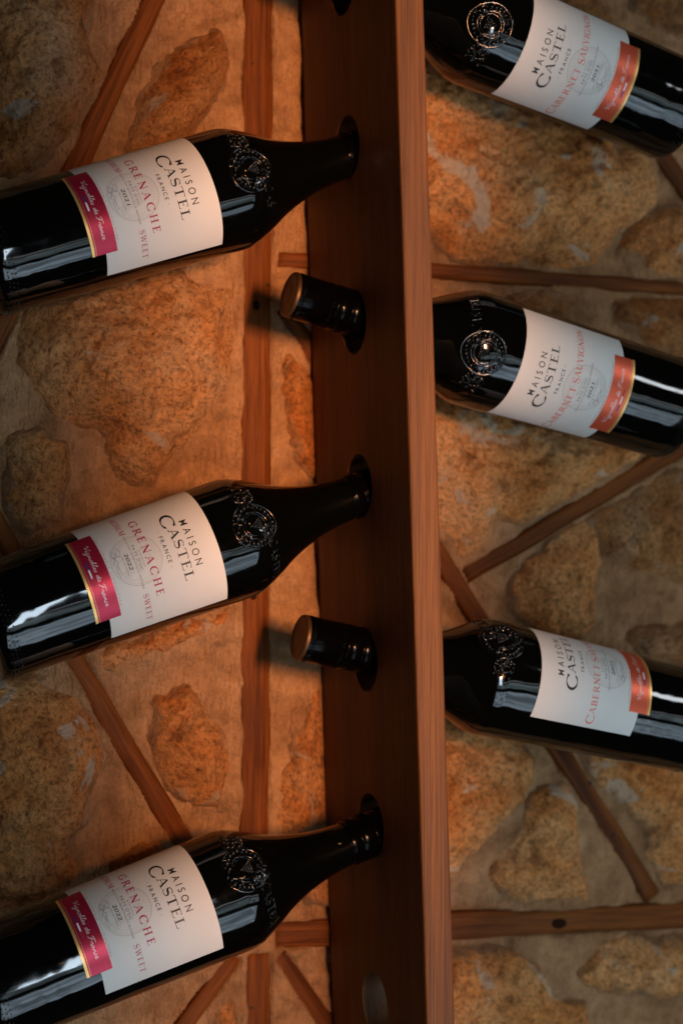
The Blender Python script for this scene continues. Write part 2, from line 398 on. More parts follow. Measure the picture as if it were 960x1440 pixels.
# timber strips
def batten_obj(a, b, w, seed):
    rs = random.Random(seed)
    e = b - a; L = np.linalg.norm(e); n = max(8, int(L / 9)); ang = math.atan2(e[0], e[1])
    prof = [(-.5, -7), (-.5, 2.3), (-.44, 3.6), (-.2, 4.0), (.18, 3.9), (.45, 3.5), (.5, 2.2), (.5, -7)]
    V = []; F = []; k = len(prof)
    ph = [rs.uniform(0, 6) for _ in range(6)]
    for i in range(n + 1):
        t = i / n; y = t * L
        wl = 0.5 * math.sin(y / 37 + ph[0]) + 0.3 * math.sin(y / 13 + ph[1]); wr = 0.5 * math.sin(y / 41 + ph[2]) + 0.3 * math.sin(y / 11 + ph[3])
        hz = 0.35 * math.sin(y / 29 + ph[4]) + 0.2 * math.sin(y / 9 + ph[5])
        for q, (u, h) in enumerate(prof):
            V.append(((u * w + (wl if u < 0 else wr) + rs.uniform(-.12, .12)) * MM, -(h + (hz + rs.uniform(-.1, .1) if h > 0 else 0)) * MM, y * MM))
    for i in range(n):
        for q in range(k - 1):
            F.append((i*k+q, i*k+q+1, (i+1)*k+q+1, (i+1)*k+q))
    F.append(tuple(range(k))[::-1]); F.append(tuple(n*k + q for q in range(k)))
    o = link('timber_strip', mesh('timber_strip', V, F, True), M['batten'], wall)
    w_m = Matrix.Translation((a[0] * MM, YW * MM, a[1] * MM + Z0)) @ Matrix.Rotation(ang, 4, 'Y')
    o.matrix_local = WI @ w_m
    return o, L
def disc_bits(name, o, items, mat, depth=0.6):
    for (t, u, r, rz) in items:
        n = 14; V = [(0, -depth, 0)]; F = []
        for ring, (rr, h) in enumerate(((0.7, depth), (1.0, 0.0), (1.0, -2.0))):
            for k in range(n):
                a = 2 * math.pi * k / n; V.append((rr * r * math.cos(a), -h, rr * r * rz * math.sin(a)))
        for k in range(n):
            j = (k + 1) % n; F.append((0, 1 + k, 1 + j))
            for ring in (0, 1): F.append((1 + ring*n + k, 1 + (ring+1)*n + k, 1 + (ring+1)*n + j, 1 + ring*n + j))
        V[0] = (0, -depth, 0)
        c = link(name, mesh(name, np.array(V) * MM, F, True), mat, o)
        c.location = (u * MM, -3.9 * MM, t * MM)
for bi, (a, b, w) in enumerate(BP):
    o, L = batten_obj(a, b, w, 50 + bi)
    if bi == 0:
        sc = L / (1296 + 60)
        disc_bits('knot', o, [((430+60)*sc, 0.5, 2.6, 1.25), ((838+60)*sc, 1.5, 2.4, 1.2)], M['knot'], 0.25)
        disc_bits('nail', o, [((400+60)*sc, -8.0, 1.2, 1.0), ((1040+60)*sc, 6.0, 1.0, 1.8), ((90+60)*sc, 4.0, 0.9, 1.0)], M['nail'], 0.3)
    if bi == 1: disc_bits('nail', o, [(2.0, 2.2, 1.2, 1.0), (30.0, 2.5, 1.5, 1.3), (38.0, 4.5, 1.4, 1.2)], M['nail'], 0.3)
    if bi == 2: disc_bits('nail', o, [(52.0, 3.0, 1.6, 0.9)], M['nail'], 0.3)
    if bi == 9: disc_bits('knot', o, [(L * 0.585, 1.0, 4.0, 1.6), (L * 0.3, -3.0, 1.5, 1.5)], M['knot'], 0.3)
    if bi == 6: disc_bits('knot', o, [(L * 0.655, 0.0, 3.4, 2.6)], M['knot'], 0.2)
    if bi == 8: disc_bits('nail', o, [(L * 0.885, 1.0, 1.4, 1.0), (L * 0.80, -4.5, 1.8, 1.2)], M['nail'], 0.3)

# ================================================================== THE BOARD WITH HOLES
BX, BYF, BYB, BT = 442.9, 974.8, 1131.0, 18.9       # left face x at camera height, front and back edge, thickness (mm)
LEAN = 0.0338                                       # leans: x = BX - LEAN * z
HR = 20.8                                           # hole radius

# bottle poses from the photograph: base point x,y,z (mm), elevation, yaw, roll (deg)
POSE = dict(L1=(1, 194.5, 1054.9, 147.7, 18.62, 0.60, -13.21), L2=(1, 197.0, 1054.9, -69.0, 18.06, 0.03, -16.60),
            L3=(1, 193.4, 1052.7, -285.0, 16.83, 0.08, -35.71), R1=(-1, 689.2, 1059.4, 278.3, 14.62, -0.71, -17.79),
            R2=(-1, 684.8, 1056.6, 70.2, 13.18, -0.21, -16.42), R3=(-1, 694.4, 1047.0, -146.4, 12.89, 1.70, 40.36))
def pose_frame(p):
    s, x, y, z, el, yaw, rho = p; el, yaw, rho = map(math.radians, (el, yaw, rho))
    a = Vector((s * math.cos(el) * math.cos(yaw), math.cos(el) * math.sin(yaw), math.sin(el)))
    e1 = Vector((0, -1, 0)); e1 = (e1 - a * a.dot(e1)).normalized(); e2 = a.cross(e1)
    c, sn = math.cos(rho), math.sin(rho)
    return Vector((x, y, z)), a, c * e1 + sn * e2, -sn * e1 + c * e2
HOLES = []
for k, p in POSE.items():
    B, a, e1, e2 = pose_frame(p)
    t = (BX - B.x) / a.x; zz = (B + a * t).z; t = (BX - LEAN * zz - B.x) / a.x; H = B + a * t
    HOLES.append((H.y, H.z + (5.5 if k[0] == 'L' else -5.6)))
HOLES.append((1055.0, -293.5 - 24.5)); HOLES.append((1056, -415.0)); HOLES.append((1056, 452.0))
def make_board():
    ZB, ZT = -640.0, 560.0; be = 1.6
    # cross-section with eased edges (x from the left face, y)
    ring = [(0, BYF + be), (be * .3, BYF + be * .3), (be, BYF), (BT - be, BYF), (BT - be * .3, BYF + be * .3), (BT, BYF + be),
            (BT, BYB - be), (BT - be, BYB), (be, BYB), (0, BYB - be)]
    V = []; n = len(ring)
    for zz in (ZB, ZT):
        for (x, y) in ring: V.append((x, y, zz))
    F = [(i, (i+1) % n, n + (i+1) % n, n + i) for i in range(n)] + [tuple(range(n))[::-1], tuple(range(n, 2*n))]
    me = mesh('wine_rack_board', np.array(V) * MM, F)
    o = link('wine_rack_board', me, M['board'])
    cutV = []; cutF = []
    for (y, z) in HOLES:
        s = len(cutV); m = 72
        # slightly eased rim: cone - cylinder - cone
        for (x, r) in ((-3, HR), (0.6, HR), (BT - 0.6, HR), (BT + 3, HR)):
            for k in range(m):
                t = 2 * math.pi * k / m; cutV.append((x, y + r * math.cos(t), z + r * math.sin(t)))
        for q in range(3):
            for k in range(m):
                j = (k + 1) % m; cutF.append((s + q*m + k, s + q*m + j, s + (q+1)*m + j, s + (q+1)*m + k))
        cutF.append(tuple(s + k for k in range(m))[::-1]); cutF.append(tuple(s + 3*m + k for k in range(m)))
    c = link('cutter', mesh('cutter', np.array(cutV) * MM, cutF))
    md = o.modifiers.new('holes', 'BOOLEAN'); md.operation = 'DIFFERENCE'; md.object = c; md.solver = 'EXACT'
    dg = bpy.context.evaluated_depsgraph_get()
    new = bpy.data.meshes.new_from_object(o.evaluated_get(dg))
    o.modifiers.clear(); o.data = new; bpy.data.objects.remove(c)
    o.matrix_world = Matrix.Translation((BX * MM, 0, Z0)) @ Matrix(((1, 0, -LEAN, 0), (0, 1, 0, 0), (0, 0, 1, 0), (0, 0, 0, 1)))
    new.transform(o.matrix_world); new.transform(Matrix.Translation((-BX * MM, -BYF * MM, -Z0 + 0.64)))
    o.matrix_world = Matrix.Translation((BX * MM, BYF * MM, Z0 - 0.64))
    return o
board = make_board()
tag(board, 'upright reddish brown wooden board drilled with round holes that hold the bottle necks', 'wine rack')

# ================================================================== BOTTLES
U0 = 4.0                                   # where the base lies on the fitted axis
PROF = [(4, 35.45), (60, 36.45), (120, 37.58), (160, 38.35), (168, 38.4), (174, 37.5), (181, 34.9), (189, 31.2), (199, 25.9), (207, 22.4), (215, 19.6),
        (223, 17.3), (232, 15.5), (243, 14.2), (252, 13.9), (262, 13.9)]
pu = np.array([p[0] for p in PROF], float); pr = np.array([p[1] for p in PROF], float)
def pchip(xq):
    h = np.diff(pu); dl = np.diff(pr) / h; m = np.zeros(len(pu))
    for i in range(1, len(pu) - 1):
        if dl[i-1] * dl[i] > 0:
            w1 = 2*h[i] + h[i-1]; w2 = h[i] + 2*h[i-1]; m[i] = (w1 + w2) / (w1/dl[i-1] + w2/dl[i])
    m[0] = dl[0]; m[-1] = dl[-1]
    i = np.clip(np.searchsorted(pu, xq) - 1, 0, len(h) - 1); t = (xq - pu[i]) / h[i]
    return ((2*t**3 - 3*t**2 + 1) * pr[i] + (t**3 - 2*t**2 + t) * h[i] * m[i] + (-2*t**3 + 3*t**2) * pr[i+1] + (t**3 - t**2) * h[i] * m[i+1])
def lathe(prof, seg=128, close=False):
    V = []; F = []; n = len(prof)
    for k in range(seg):
        t = 2 * math.pi * k / seg; c, s = math.cos(t), math.sin(t)
        for (u, r) in prof: V.append((r * c * MM, r * s * MM, (u - U0) * MM))
    for k in range(seg):
        j = (k + 1) % seg
        for q in range(n - 1): F.append((k*n + q, j*n + q, j*n + q + 1, k*n + q + 1))
    return V, F
RREF = 37.5
def sp(s, v, off=0.0):
    """label plane (s along the text, v = height on the axis, mm) -> point on the bottle's surface"""
    r = float(pchip(np.array([v]))[0]) + off; t = s / RREF
    return (r * math.cos(t) * MM, r * math.sin(t) * MM, (v - U0) * MM)

def glass_mesh():
    us = np.concatenate([np.linspace(12, 160, 14), np.linspace(162, 262, 60)])
    prof = [(14.0, 0.05), (13.4, 10), (11, 18), (7.5, 24.5), (5.0, 27.5), (4.0, 29.3), (4.1, 31), (4.9, 33), (6.3, 34.4), (8.5, 35.2)]
    prof += [(float(u), float(r)) for u, r in zip(us, pchip(us))]
    prof += [(263, 13.2), (292, 13.2), (293, 8), (293, 0.05)]
    V, F = lathe(prof, 128); return mesh('glass', V, F, True)
def cap_mesh():
    prof = [(249.6, 13.6), (249.6, 14.5), (250.3, 14.75), (256, 14.75), (256.3, 14.5), (257.1, 14.5), (257.4, 14.75), (266, 14.75)]
    prof += [(266.4, 14.3), (267.6, 14.3), (268, 14.7), (290, 14.7), (294, 14.7), (295.2, 14.5)]
    V, F = lathe(prof, 96)
    # knurling ribs on the upper cap
    me = mesh('screw_cap', V, F, True); return me
def knurl_mesh():
    V = []; F = []
    for row, (ua, ub, n) in enumerate(((289.5, 292.0, 60), (269.5, 271.2, 44), (263.0, 264.6, 44))):
        for k in range(n):
            t0 = 2 * math.pi * k / n; dt = 2 * math.pi / n * 0.28; s = len(V)
            for u in (ua, ub):
                for t in (t0 - dt, t0 + dt):
                    V.append((14.65 * math.cos(t), 14.65 * math.sin(t), u - U0))
            
            for u in (ua + .5, ub - .5): V.append((14.88 * math.cos(t0), 14.88 * math.sin(t0), u - U0))
            F += [(s, s+4, s+5, s+2), (s+1, s+3, s+5, s+4), (s, s+1, s+4), (s+2, s+5, s+3)]
    return mesh('knurling', np.array(V) * MM, F)
def cap_top_mesh():
    prof = [(293.6, 14.74), (295.0, 14.72), (296.0, 14.3), (296.6, 13.4), (296.7, 12.6), (296.3, 12.0), (296.3, 6), (296.35, 0.05)]
    V, F = lathe(prof, 96); return mesh('cap_top', V, F, True)

def patch(name, s0, s1, v0, v1, off, ns=64, nv=10, thick=0.12):
    V = []; F = []
    for i in range(ns + 1):
        for j in range(nv + 1):
            V.append(sp(s0 + (s1 - s0) * i / ns, v0 + (v1 - v0) * j / nv, off))
    for i in range(ns):
        for j in range(nv):
            a = i*(nv+1) + j; F.append((a, a + nv + 1, a + nv + 2, a + 1))
    # paper edge
    n0 = len(V); rim = [i*(nv+1) for i in range(ns+1)] + [ns*(nv+1) + j for j in range(1, nv+1)] + [i*(nv+1) + nv for i in range(ns-1, -1, -1)] + [j for j in range(nv-1, 0, -1)]
    for q in rim:
        x, y, z = V[q]; r = math.hypot(x, y); k = (r - thick * MM) / r; V.append((x * k, y * k, z))
    m = len(rim)
    for q in range(m): F.append((rim[q], n0 + q, n0 + (q+1) % m, rim[(q+1) % m]))
    return mesh(name, V, F, False)

# ---------- lettering: strokes in a unit cap height
def arc(cx, cy, rx, ry, a0, a1, n=18):
    return [(cx + rx * math.cos(math.radians(a0 + (a1 - a0) * i / n)), cy + ry * math.sin(math.radians(a0 + (a1 - a0) * i / n))) for i in range(n + 1)]
TK, TN = 0.145, 0.048
def vstem(x, w=TK, y0=0, y1=1, serif=True):
    st = [([(x, y0), (x, y1)], [w, w])]
    if serif:
        q = 0.13 if w > 0.1 else 0.11
        for y in (y0 + TN/2, y1 - TN/2): st.append(([(x - w/2 - q + .02, y), (x + w/2 + q - .02, y)], [TN, TN]))
    return st
def bowl(pts, cx, thick=TK, thin=TN, xr=1.0):
    w = [thin + (thick - thin) * min(1, abs(p[0] - cx) / xr) ** 1.3 for p in pts]
    return (pts, w)
def G(ch):
    if ch == 'I': return vstem(.19), .38
    if ch == 'L': return vstem(.22) + [([(.22, .025), (.66, .025)], [TN]*2), ([(.66, 0), (.69, .24)], [.05, .03])], .74
    if ch == 'E': return vstem(.22) + [([(.22, .025), (.66, .025)], [TN]*2), ([(.66, 0), (.69, .22)], [.05, .03]), ([(.22, .975), (.62, .975)], [TN]*2),
                                       ([(.62, 1), (.63, .80)], [.05, .03]), ([(.22, .52), (.50, .52)], [TN]*2), ([(.50, .42), (.50, .62)], [.035]*2)], .76
    if ch == 'T': return vstem(.42) + [([(.06, .975), (.78, .975)], [TN]*2), ([(.05, 1), (.03, .78)], [.05, .03]), ([(.79, 1), (.81, .78)], [.05, .03])], .86
    if ch == 'H': return vstem(.20) + vstem(.74) + [([(.2, .51), (.74, .51)], [TN]*2)], .95
    if ch == 'N': return vstem(.18, .055) + vstem(.80, .055) + [([(.15, .98), (.80, .02)], [.15, .15])], .98
    if ch == 'M': return vstem(.14, .055) + vstem(.98) + [([(.16, .98), (.56, .02)], [.14]*2), ([(.56, .02), (.98, .98)], [.05]*2)], 1.18
    if ch == 'A': return [([(.40, 1.0), (.10, .0)], [.05]*2), ([(.42, 1.0), (.76, .0)], [.14]*2), ([(.20, .33), (.64, .33)], [TN]*2),
                          ([(-.02, .024), (.22, .024)], [TN]*2), ([(.60, .024), (.92, .024)], [TN]*2)], .90
    if ch == 'V': return [([(.14, 1), (.44, 0)], [.14]*2), ([(.74, 1), (.44, 0)], [.05]*2), ([(0, .976), (.28, .976)], [TN]*2), ([(.62, .976), (.86, .976)], [TN]*2)], .86
    if ch == 'W': return [([(.14, 1), (.40, 0)], [.13]*2), ([(.62, 1), (.40, 0)], [.045]*2), ([(.58, 1), (.84, 0)], [.13]*2), ([(1.06, 1), (.84, 0)], [.045]*2),
                          ([(0, .976), (.28, .976)], [TN]*2), ([(.95, .976), (1.18, .976)], [TN]*2)], 1.18
    if ch == 'U':
        a = arc(.48, .30, .29, .29, 180, 360); w = [.14 + (.05 - .14) * i / 18 for i in range(19)]
        return [([(.19, 1), (.19, .30)], [.14]*2), (a, w), ([(.77, .30), (.77, 1)], [.05]*2), ([(.04, .976), (.34, .976)], [TN]*2), ([(.65, .976), (.90, .976)], [TN]*2)], .94
    if ch == 'O':
        a = arc(.50, .5, .41, .49, 0, 360, 40); return [bowl(a, .50, xr=.41)], 1.0
    if ch == 'C':
        a = arc(.52, .5, .44, .49, 42, 318, 34); return [bowl(a, .52, xr=.44, thick=.16), ([(.86, .98), (.87, .72)], [.05, .035]), ([(.85, .17), (.90, .24)], [.05, .03])], .96
    if ch == 'G':
        a = arc(.52, .5, .44, .49, 42, 315, 34); return [bowl(a, .52, xr=.44, thick=.16), ([(.86, .98), (.87, .72)], [.05, .035]), ([(.86, .08), (.86, .42)], [.13]*2), ([(.70, .42), (1.0, .42)], [TN]*2)], 1.02
    if ch == 'S':
        top = arc(.36, .74, .24, .24, 35, 270, 20); bot = arc(.36, .25, .27, .24, 90, -150, 20)
        pts = top[:-1] + [(.36, .50)] + bot[1:]
        n = len(pts); w = [.05 + .11 * math.exp(-((i / (n-1) - .5) / .20) ** 2) for i in range(n)]
        return [(pts, w), ([(.58, .98), (.58, .74)], [.05, .03]), ([(.09, .02), (.09, .26)], [.05, .03])], .70
    if ch == 'D':
        a = arc(.34, .5, .46, .475, 90, -90, 24); return vstem(.20) + [bowl(a, .34, xr=.46), ([(.2, .975), (.34, .975)], [TN]*2), ([(.2, .025), (.34, .025)], [TN]*2)], .88
    if ch == 'R':
        a = arc(.38, .74, .25, .236, 90, -90, 18); return vstem(.20) + [bowl(a, .38, xr=.25), ([(.2, .976), (.38, .976)], [TN]*2), ([(.2, .505), (.38, .505)], [TN]*2), ([(.40, .50), (.80, .02)], [.13]*2), ([(.74, .024), (.94, .024)], [TN]*2)], .86
    if ch == 'B':
        a = arc(.38, .755, .22, .22, 90, -90, 18); c = arc(.40, .27, .27, .246, 90, -90, 18)
        return vstem(.20) + [bowl(a, .38, xr=.22), bowl(c, .40, xr=.27), ([(.2, .976), (.38, .976)], [TN]*2), ([(.2, .525), (.40, .525)], [TN]*2), ([(.2, .025), (.40, .025)], [TN]*2)], .76
    return [], .45
def ribbon(pts, w):
    L = []; R = []
    n = len(pts)
    for i in range(n):
        a = pts[max(0, i-1)]; b = pts[min(n-1, i+1)]; dx, dy = b[0]-a[0], b[1]-a[1]; l = math.hypot(dx, dy) or 1
        nx, ny = -dy/l, dx/l; h = w[i] / 2
        L.append((pts[i][0] + nx*h, pts[i][1] + ny*h)); R.append((pts[i][0] - nx*h, pts[i][1] - ny*h))
    return [(L[i], R[i], R[i+1], L[i+1]) for i in range(n - 1)]
class Flat:
    """2-D artwork in the label plane, wrapped on the bottle"""
    def __init__(s): s.q = []; s.k = 0
    def stroke(s, pts, w, off=0.0):
        if isinstance(w, (int, float)): w = [w] * len(pts)
        s.k += 1
        for q in ribbon(pts, w): s.q.append((q, off + (s.k % 6) * 0.004))
        return s
    def poly(s, pts, off=0.0): s.k += 1; s.q.append((tuple(pts), off + (s.k % 6) * 0.004)); return s
    def serif(s, text, s0, s1, v, h, first=1.0, gap=0.10, caps=None, bold=1.0):
        items = []; x = 0
        for i, ch in enumerate(text):
            g, w = G(ch); k = (first if (i == 0 or (caps and i in caps)) else 1.0)
            items.append((g, x, k)); x += w * k + gap
        sc = (s1 - s0) / (x - gap)
        for g, x0, k in items:
            for pts, w in g:
                s.stroke([(s0 + (x0 + p[0] * k) * sc, v + (p[1] * k - (k - 1) * 0.75) * h) for p in pts], [q * bold * h * k for q in w])
        return s
    def mesh(s, name, off):
        V = []; F = []
        for q, o in s.q:
            n = len(V); V += [sp(p[0], p[1], off + o) for p in q]; F.append(tuple(range(n, n + len(q))))
        return mesh(name, V, F)
FONT_CACHE = {}
def text2d(body):
    if body not in FONT_CACHE:
        cu = bpy.data.curves.new('lettering', 'FONT'); cu.body = body; cu.resolution_u = 4; cu.offset = 0.006
        o = bpy.data.objects.new('lettering', cu); COL.objects.link(o)
        dg = bpy.context.evaluated_depsgraph_get(); me = bpy.data.meshes.new_from_object(o.evaluated_get(dg))
        V = np.array([v.co[:2] for v in me.vertices]); F = [tuple(p.vertices) for p in me.polygons]
        bpy.data.objects.remove(o); bpy.data.curves.remove(cu); bpy.data.meshes.remove(me)
        FONT_CACHE[body] = (V, F)
    return FONT_CACHE[body]
def sans(name, rows, off):
    """rows: (text, s0, s1, v baseline, height, slant, letter-spaced)"""
    V = []; F = []
    for (t, s0, s1, v, h, slant, spaced) in rows:
        if spaced:
            ws = []; x = 0; parts = []
            for ch in t:
                if ch == ' ': x += .5; continue
                p, f = text2d(ch); w = np.ptp(p[:, 0]); parts.append((p, f, x - p[:, 0].min())); x += w + spaced
            W = x - spaced
        else:
            p, f = text2d(t); parts = [(p, f, -p[:, 0].min())]; W = np.ptp(p[:, 0])
        sc = (s1 - s0) / W
        for p, f, x0 in parts:
            n = len(V)
            for q in p: V.append(sp(s0 + (q[0] + x0) * sc + slant * q[1] * h, v + q[1] / 0.69 * h, off))
            F += [tuple(n + i for i in ff) for ff in f]
    return mesh(name, V, F)

def script_lines():
    """joined handwriting: Vignobles de France, x-height 1"""
    def a_(x): return [(x+.5,.95),(x+.15,.85),(x+.02,.4),(x+.2,.02),(x+.45,.35),(x+.55,.95),(x+.52,.3),(x+.7,.05),(x+.85,.3)], .8
    L = {'i': ([(0,.3),(.2,.95),(.2,.25),(.35,.02),(.55,.3)], .5), 'n': ([(0,.4),(.15,.95),(.15,.02),(.35,.85),(.55,.9),(.55,.2),(.68,.02),(.85,.3)], .8),
         'o': ([(.1,.5),(.35,.95),(.6,.6),(.5,.1),(.2,.05),(.08,.45),(.3,.9),(.75,.7)], .7), 'b': ([(0,.3),(.35,1.7),(.25,2.0),(.12,1.6),(.12,.1),(.4,.05),(.5,.6),(.2,.8)], .6),
         'l': ([(0,.3),(.35,1.7),(.25,2.0),(.12,1.6),(.15,.2),(.3,.02),(.5,.3)], .45), 'e': ([(0,.4),(.4,.65),(.35,.95),(.15,.9),(.1,.35),(.3,.02),(.6,.3)], .55),
         's': ([(0,.3),(.3,.95),(.45,.4),(.3,.02),(.1,.1)], .6), 'd': ([(.5,.9),(.15,.85),(.05,.3),(.25,.02),(.5,.6),(.65,2.0),(.55,.3),(.7,.02),(.85,.3)], .8),
         'g': ([(.5,.95),(.15,.85),(.05,.4),(.25,.1),(.5,.5),(.52,-.6),(.3,-1.0),(.1,-.7),(.8,.3)], .75), 'r': ([(0,.3),(.2,.95),(.3,.8),(.5,.8),(.45,.2),(.6,.02),(.75,.3)], .65),
         'a': a_(0), 'c': ([(.5,.8),(.3,.95),(.05,.5),(.2,.05),(.5,.2)], .55),
         'V': ([(-.2,1.5),(.1,1.9),(.3,1.6),(.35,.02),(.8,1.4),(1.1,2.0)], 1.0), 'F': ([(0,.1),(.25,.0),(.5,1.0),(.6,1.75)], 1.0), ' ': ([], .45)}
    out = []; x = 0
    for ch in 'Vignobles de France':
        p, w = L[ch]
        if p: out.append([(x + q[0], q[1]) for q in p])
        if ch == 'F': out += [[(x-.1,1.5),(.3+x,1.9),(x+1.2,1.85)], [(x+.15,.95),(x+.8,1.0)]]
        if ch == 'i': out.append([(x+.27,1.3),(x+.31,1.42)])
        x += w
    return out, x

def build_sheets(kind, year):
    """all the label meshes of one kind of wine"""
    ink = M['ink_magenta'] if kind == 'L' else M['ink_coral']
    S = {}
    S['label'] = (patch('label', -46.0, 46.0, 70.7, 146.2, 0.16), M['paper'])
    T = 0.16 + 0.07
    brand = Flat(); brand.serif('CASTEL', -23.4, 21.6, 121.0, 5.7, first=1.42, gap=0.06, bold=1.42)
    S['brand_lettering'] = (brand.mesh('brand_lettering', T), M['ink_black'])
    S['house_lettering'] = (sans('house_lettering', [('MAISON', -15.2, 14.2, 129.5, 4.5, 0, .42)], T), M['ink_black'])
    S['country_lettering'] = (sans('country_lettering', [('FRANCE', -9.6, 7.4, 113.9, 2.5, 0, .30), ('.', -12.6, -12.1, 114.9, 2.5, 0, 0), ('.', 9.7, 10.2, 114.9, 2.5, 0, 0)], T), M['ink_black'])
    g = Flat()
    if kind == 'L':
        g.serif('GRENACHE', -28.0, 24.5, 101.7, 4.8, gap=0.34, bold=1.4)
        for tx, a, b in (('MEDIUM', -38.5, -19.2), ('SWEET', 20.4, 39.6)):
            nm = tx.lower() + '_lettering'; S[nm] = (Flat().serif(tx, a, b, 93.4, 3.5, gap=0.15, bold=1.2).mesh(nm, T), M['ink_magenta'])
    else:
        g.serif('CABERNET', -43.0, -1.6, 102.3, 4.4, first=1.3, gap=0.09, bold=1.15); g.serif('SAUVIGNON', 0.6, 41.0, 102.3, 4.4, first=1.2, gap=0.09, bold=1.15)
    S['grape_lettering'] = (g.mesh('grape_lettering', T + 0.03), ink)
    # round blind-embossed seal: ring, inner ring, vineyard house lines
    se = Flat()
    for r, w in ((15.6, .45), (14.6, .22), (12.2, .18)):
        se.stroke([(-1 + r * math.cos(t * math.pi / 36), 96.3 + r * math.sin(t * math.pi / 36)) for t in range(73)], w)
    for k in range(46):
        t = 2 * math.pi * k / 46; c, s_ = math.cos(t), math.sin(t)
        se.stroke([(-1 + 12.9 * c, 96.3 + 12.9 * s_), (-1 + 13.9 * c + .2 * s_, 96.3 + 13.9 * s_)], .35)
    for (x, y, w, h) in ((-6, 99, 10, 4.5), (-3, 103.5, 4, 3), (1.5, 89, 4.5, 3.5), (4, 86.5, 4, 3)):
        se.stroke([(x, y), (x + w, y), (x + w, y + h), (x + w / 2, y + h + 1.6), (x, y + h), (x, y)], .22)
        for q in range(1, 4): se.stroke([(x + w * q / 4, y + .3), (x + w * q / 4, y + h - .3)], .16)
    S['embossed_seal'] = (se.mesh('embossed_seal', T - 0.03), M['seal'])
    S['origin_lettering'] = (sans('origin_lettering', [("PAYS D'OC", -10.4, 6.2, 96.4, 1.9, 0, .14), ('INDICATION GEOGRAPHIQUE PROTEGEE', -18.2, 17.0, 94.5, .95, 0, .12),
                             ('MIS EN BOUTEILLE', -6, 5, 99.4, .6, 0, .12), ('APPELLATION CONTROLEE', -5.5, 7.0, 88.4, .7, 0, .12)], T + .03), M['ink_grey'])
    S['vintage_year'] = (sans('vintage_year', [(year, -6.8, 4.0, 90.4, 2.2, .35, 0)], T + .03), M['ink_black'])
    si = Flat(); w = .26
    si.stroke([(-12, 87.5), (-9, 89), (-6, 87.8), (-8.5, 85.5), (-11, 83.8), (-8, 83), (-3, 85.5), (0, 84.4), (5, 85.2)], w)
    si.stroke([(-9.5, 86.5), (-5, 84), (-2, 82.4)], w); si.stroke([(-6, 88.6), (-6.6, 82.6)], w); si.stroke([(-4, 87.2), (9, 86.4)], .16)
    si.stroke([(-2, 84), (2, 82.9), (7, 84)], .18)
    S['signature'] = (si.mesh('signature', T + .03), M['ink_grey'])
    S['estate_lettering'] = (sans('estate_lettering', [('SUSTAINABLE VITICULTURE', -23.2, 22.2, 78.7, 1.05, 0, .35)], T), M['ink_pale'] if kind == 'L' else M['ink_coral'])
    B = 0.34
    S['band'] = (patch('band', -28.8, 28.8, 62.2, 78.0, B, 44, 4), M['band_red'] if kind == 'L' else M['band_orange'])
    S['gold_edge'] = (patch('gold_edge', -28.85, 28.85, 62.1, 63.75, B + .05, 44, 1, .05), M['gold'])
    dt = Flat()
    for k in range(54):
        x = -28 + k * 56 / 53; dt.poly([(x - .22, 64.55), (x + .22, 64.55), (x + .22, 65.0), (x - .22, 65.0)])
    S['dotted_line'] = (dt.mesh('dotted_line', B + .06), M['gold'])
    sl, W = script_lines(); sc = Flat()
    for st in sl:
        # smooth the pen line
        pts = st
        for _ in range(2):
            q = [pts[0]]
            for a, b in zip(pts[:-1], pts[1:]): q += [(a[0]*.75 + b[0]*.25, a[1]*.75 + b[1]*.25), (a[0]*.25 + b[0]*.75, a[1]*.25 + b[1]*.75)]
            pts = q + [pts[-1]]
        k = 40.5 / W
        sc.stroke([(-20.8 + p[0] * k + p[1] * .55, 70.0 + p[1] * 1.75) for p in pts], .34)
    S['script_lettering'] = (sc.mesh('script_lettering', B + .06), M['script'])
    for nm, a, b, m in (('blue_stripe', -9.4, -4.6, 'flag_blue'), ('white_stripe', -4.4, 1.2, 'flag_white'), ('red_stripe', 1.4, 6.0, 'flag_red')):
        S[nm] = (Flat().stroke([(a + (b - a) * k / 6, 67.4) for k in range(7)], 1.0).mesh(nm, B + .06), M[m])
    for me, m in S.values(): me.materials.append(m)
    return {k: v[0] for k, v in S.items()}

# ---------- moulded relief on the shoulder
def tube3(V, F, pts, r, n=6):
    s = len(V); P = [Vector(p) for p in pts]
    for i, p in enumerate(P):
        d = (P[min(i+1, len(P)-1)] - P[max(i-1, 0)]).normalized(); out = Vector((p.x, p.y, 0)).normalized(); sd = d.cross(out).normalized(); up = sd.cross(d)
        for k in range(n):
            t = 2 * math.pi * k / n; V.append(tuple(p + (sd * math.cos(t) + up * math.sin(t)) * r))
    for i in range(len(P) - 1):
        for k in range(n):
            j = (k + 1) % n; F.append((s + i*n + k, s + i*n + j, s + (i+1)*n + j, s + (i+1)*n + k))
def ball(V, F, c, r, flat=1.0, n=8, m=5):
    s = len(V); c = Vector(c)
    for i in range(m + 1):
        ph = math.pi * i / m
        for k in range(n):
            t = 2 * math.pi * k / n; V.append((c.x + r * math.sin(ph) * math.cos(t), c.y + r * math.sin(ph) * math.sin(t), c.z + r * math.cos(ph)))
    for i in range(m):
        for k in range(n):
            j = (k + 1) % n; F.append((s + i*n + k, s + (i+1)*n + k, s + (i+1)*n + j, s + i*n + j))
CS, CV = 2.6, 173.0                                    # crest centre in the label plane
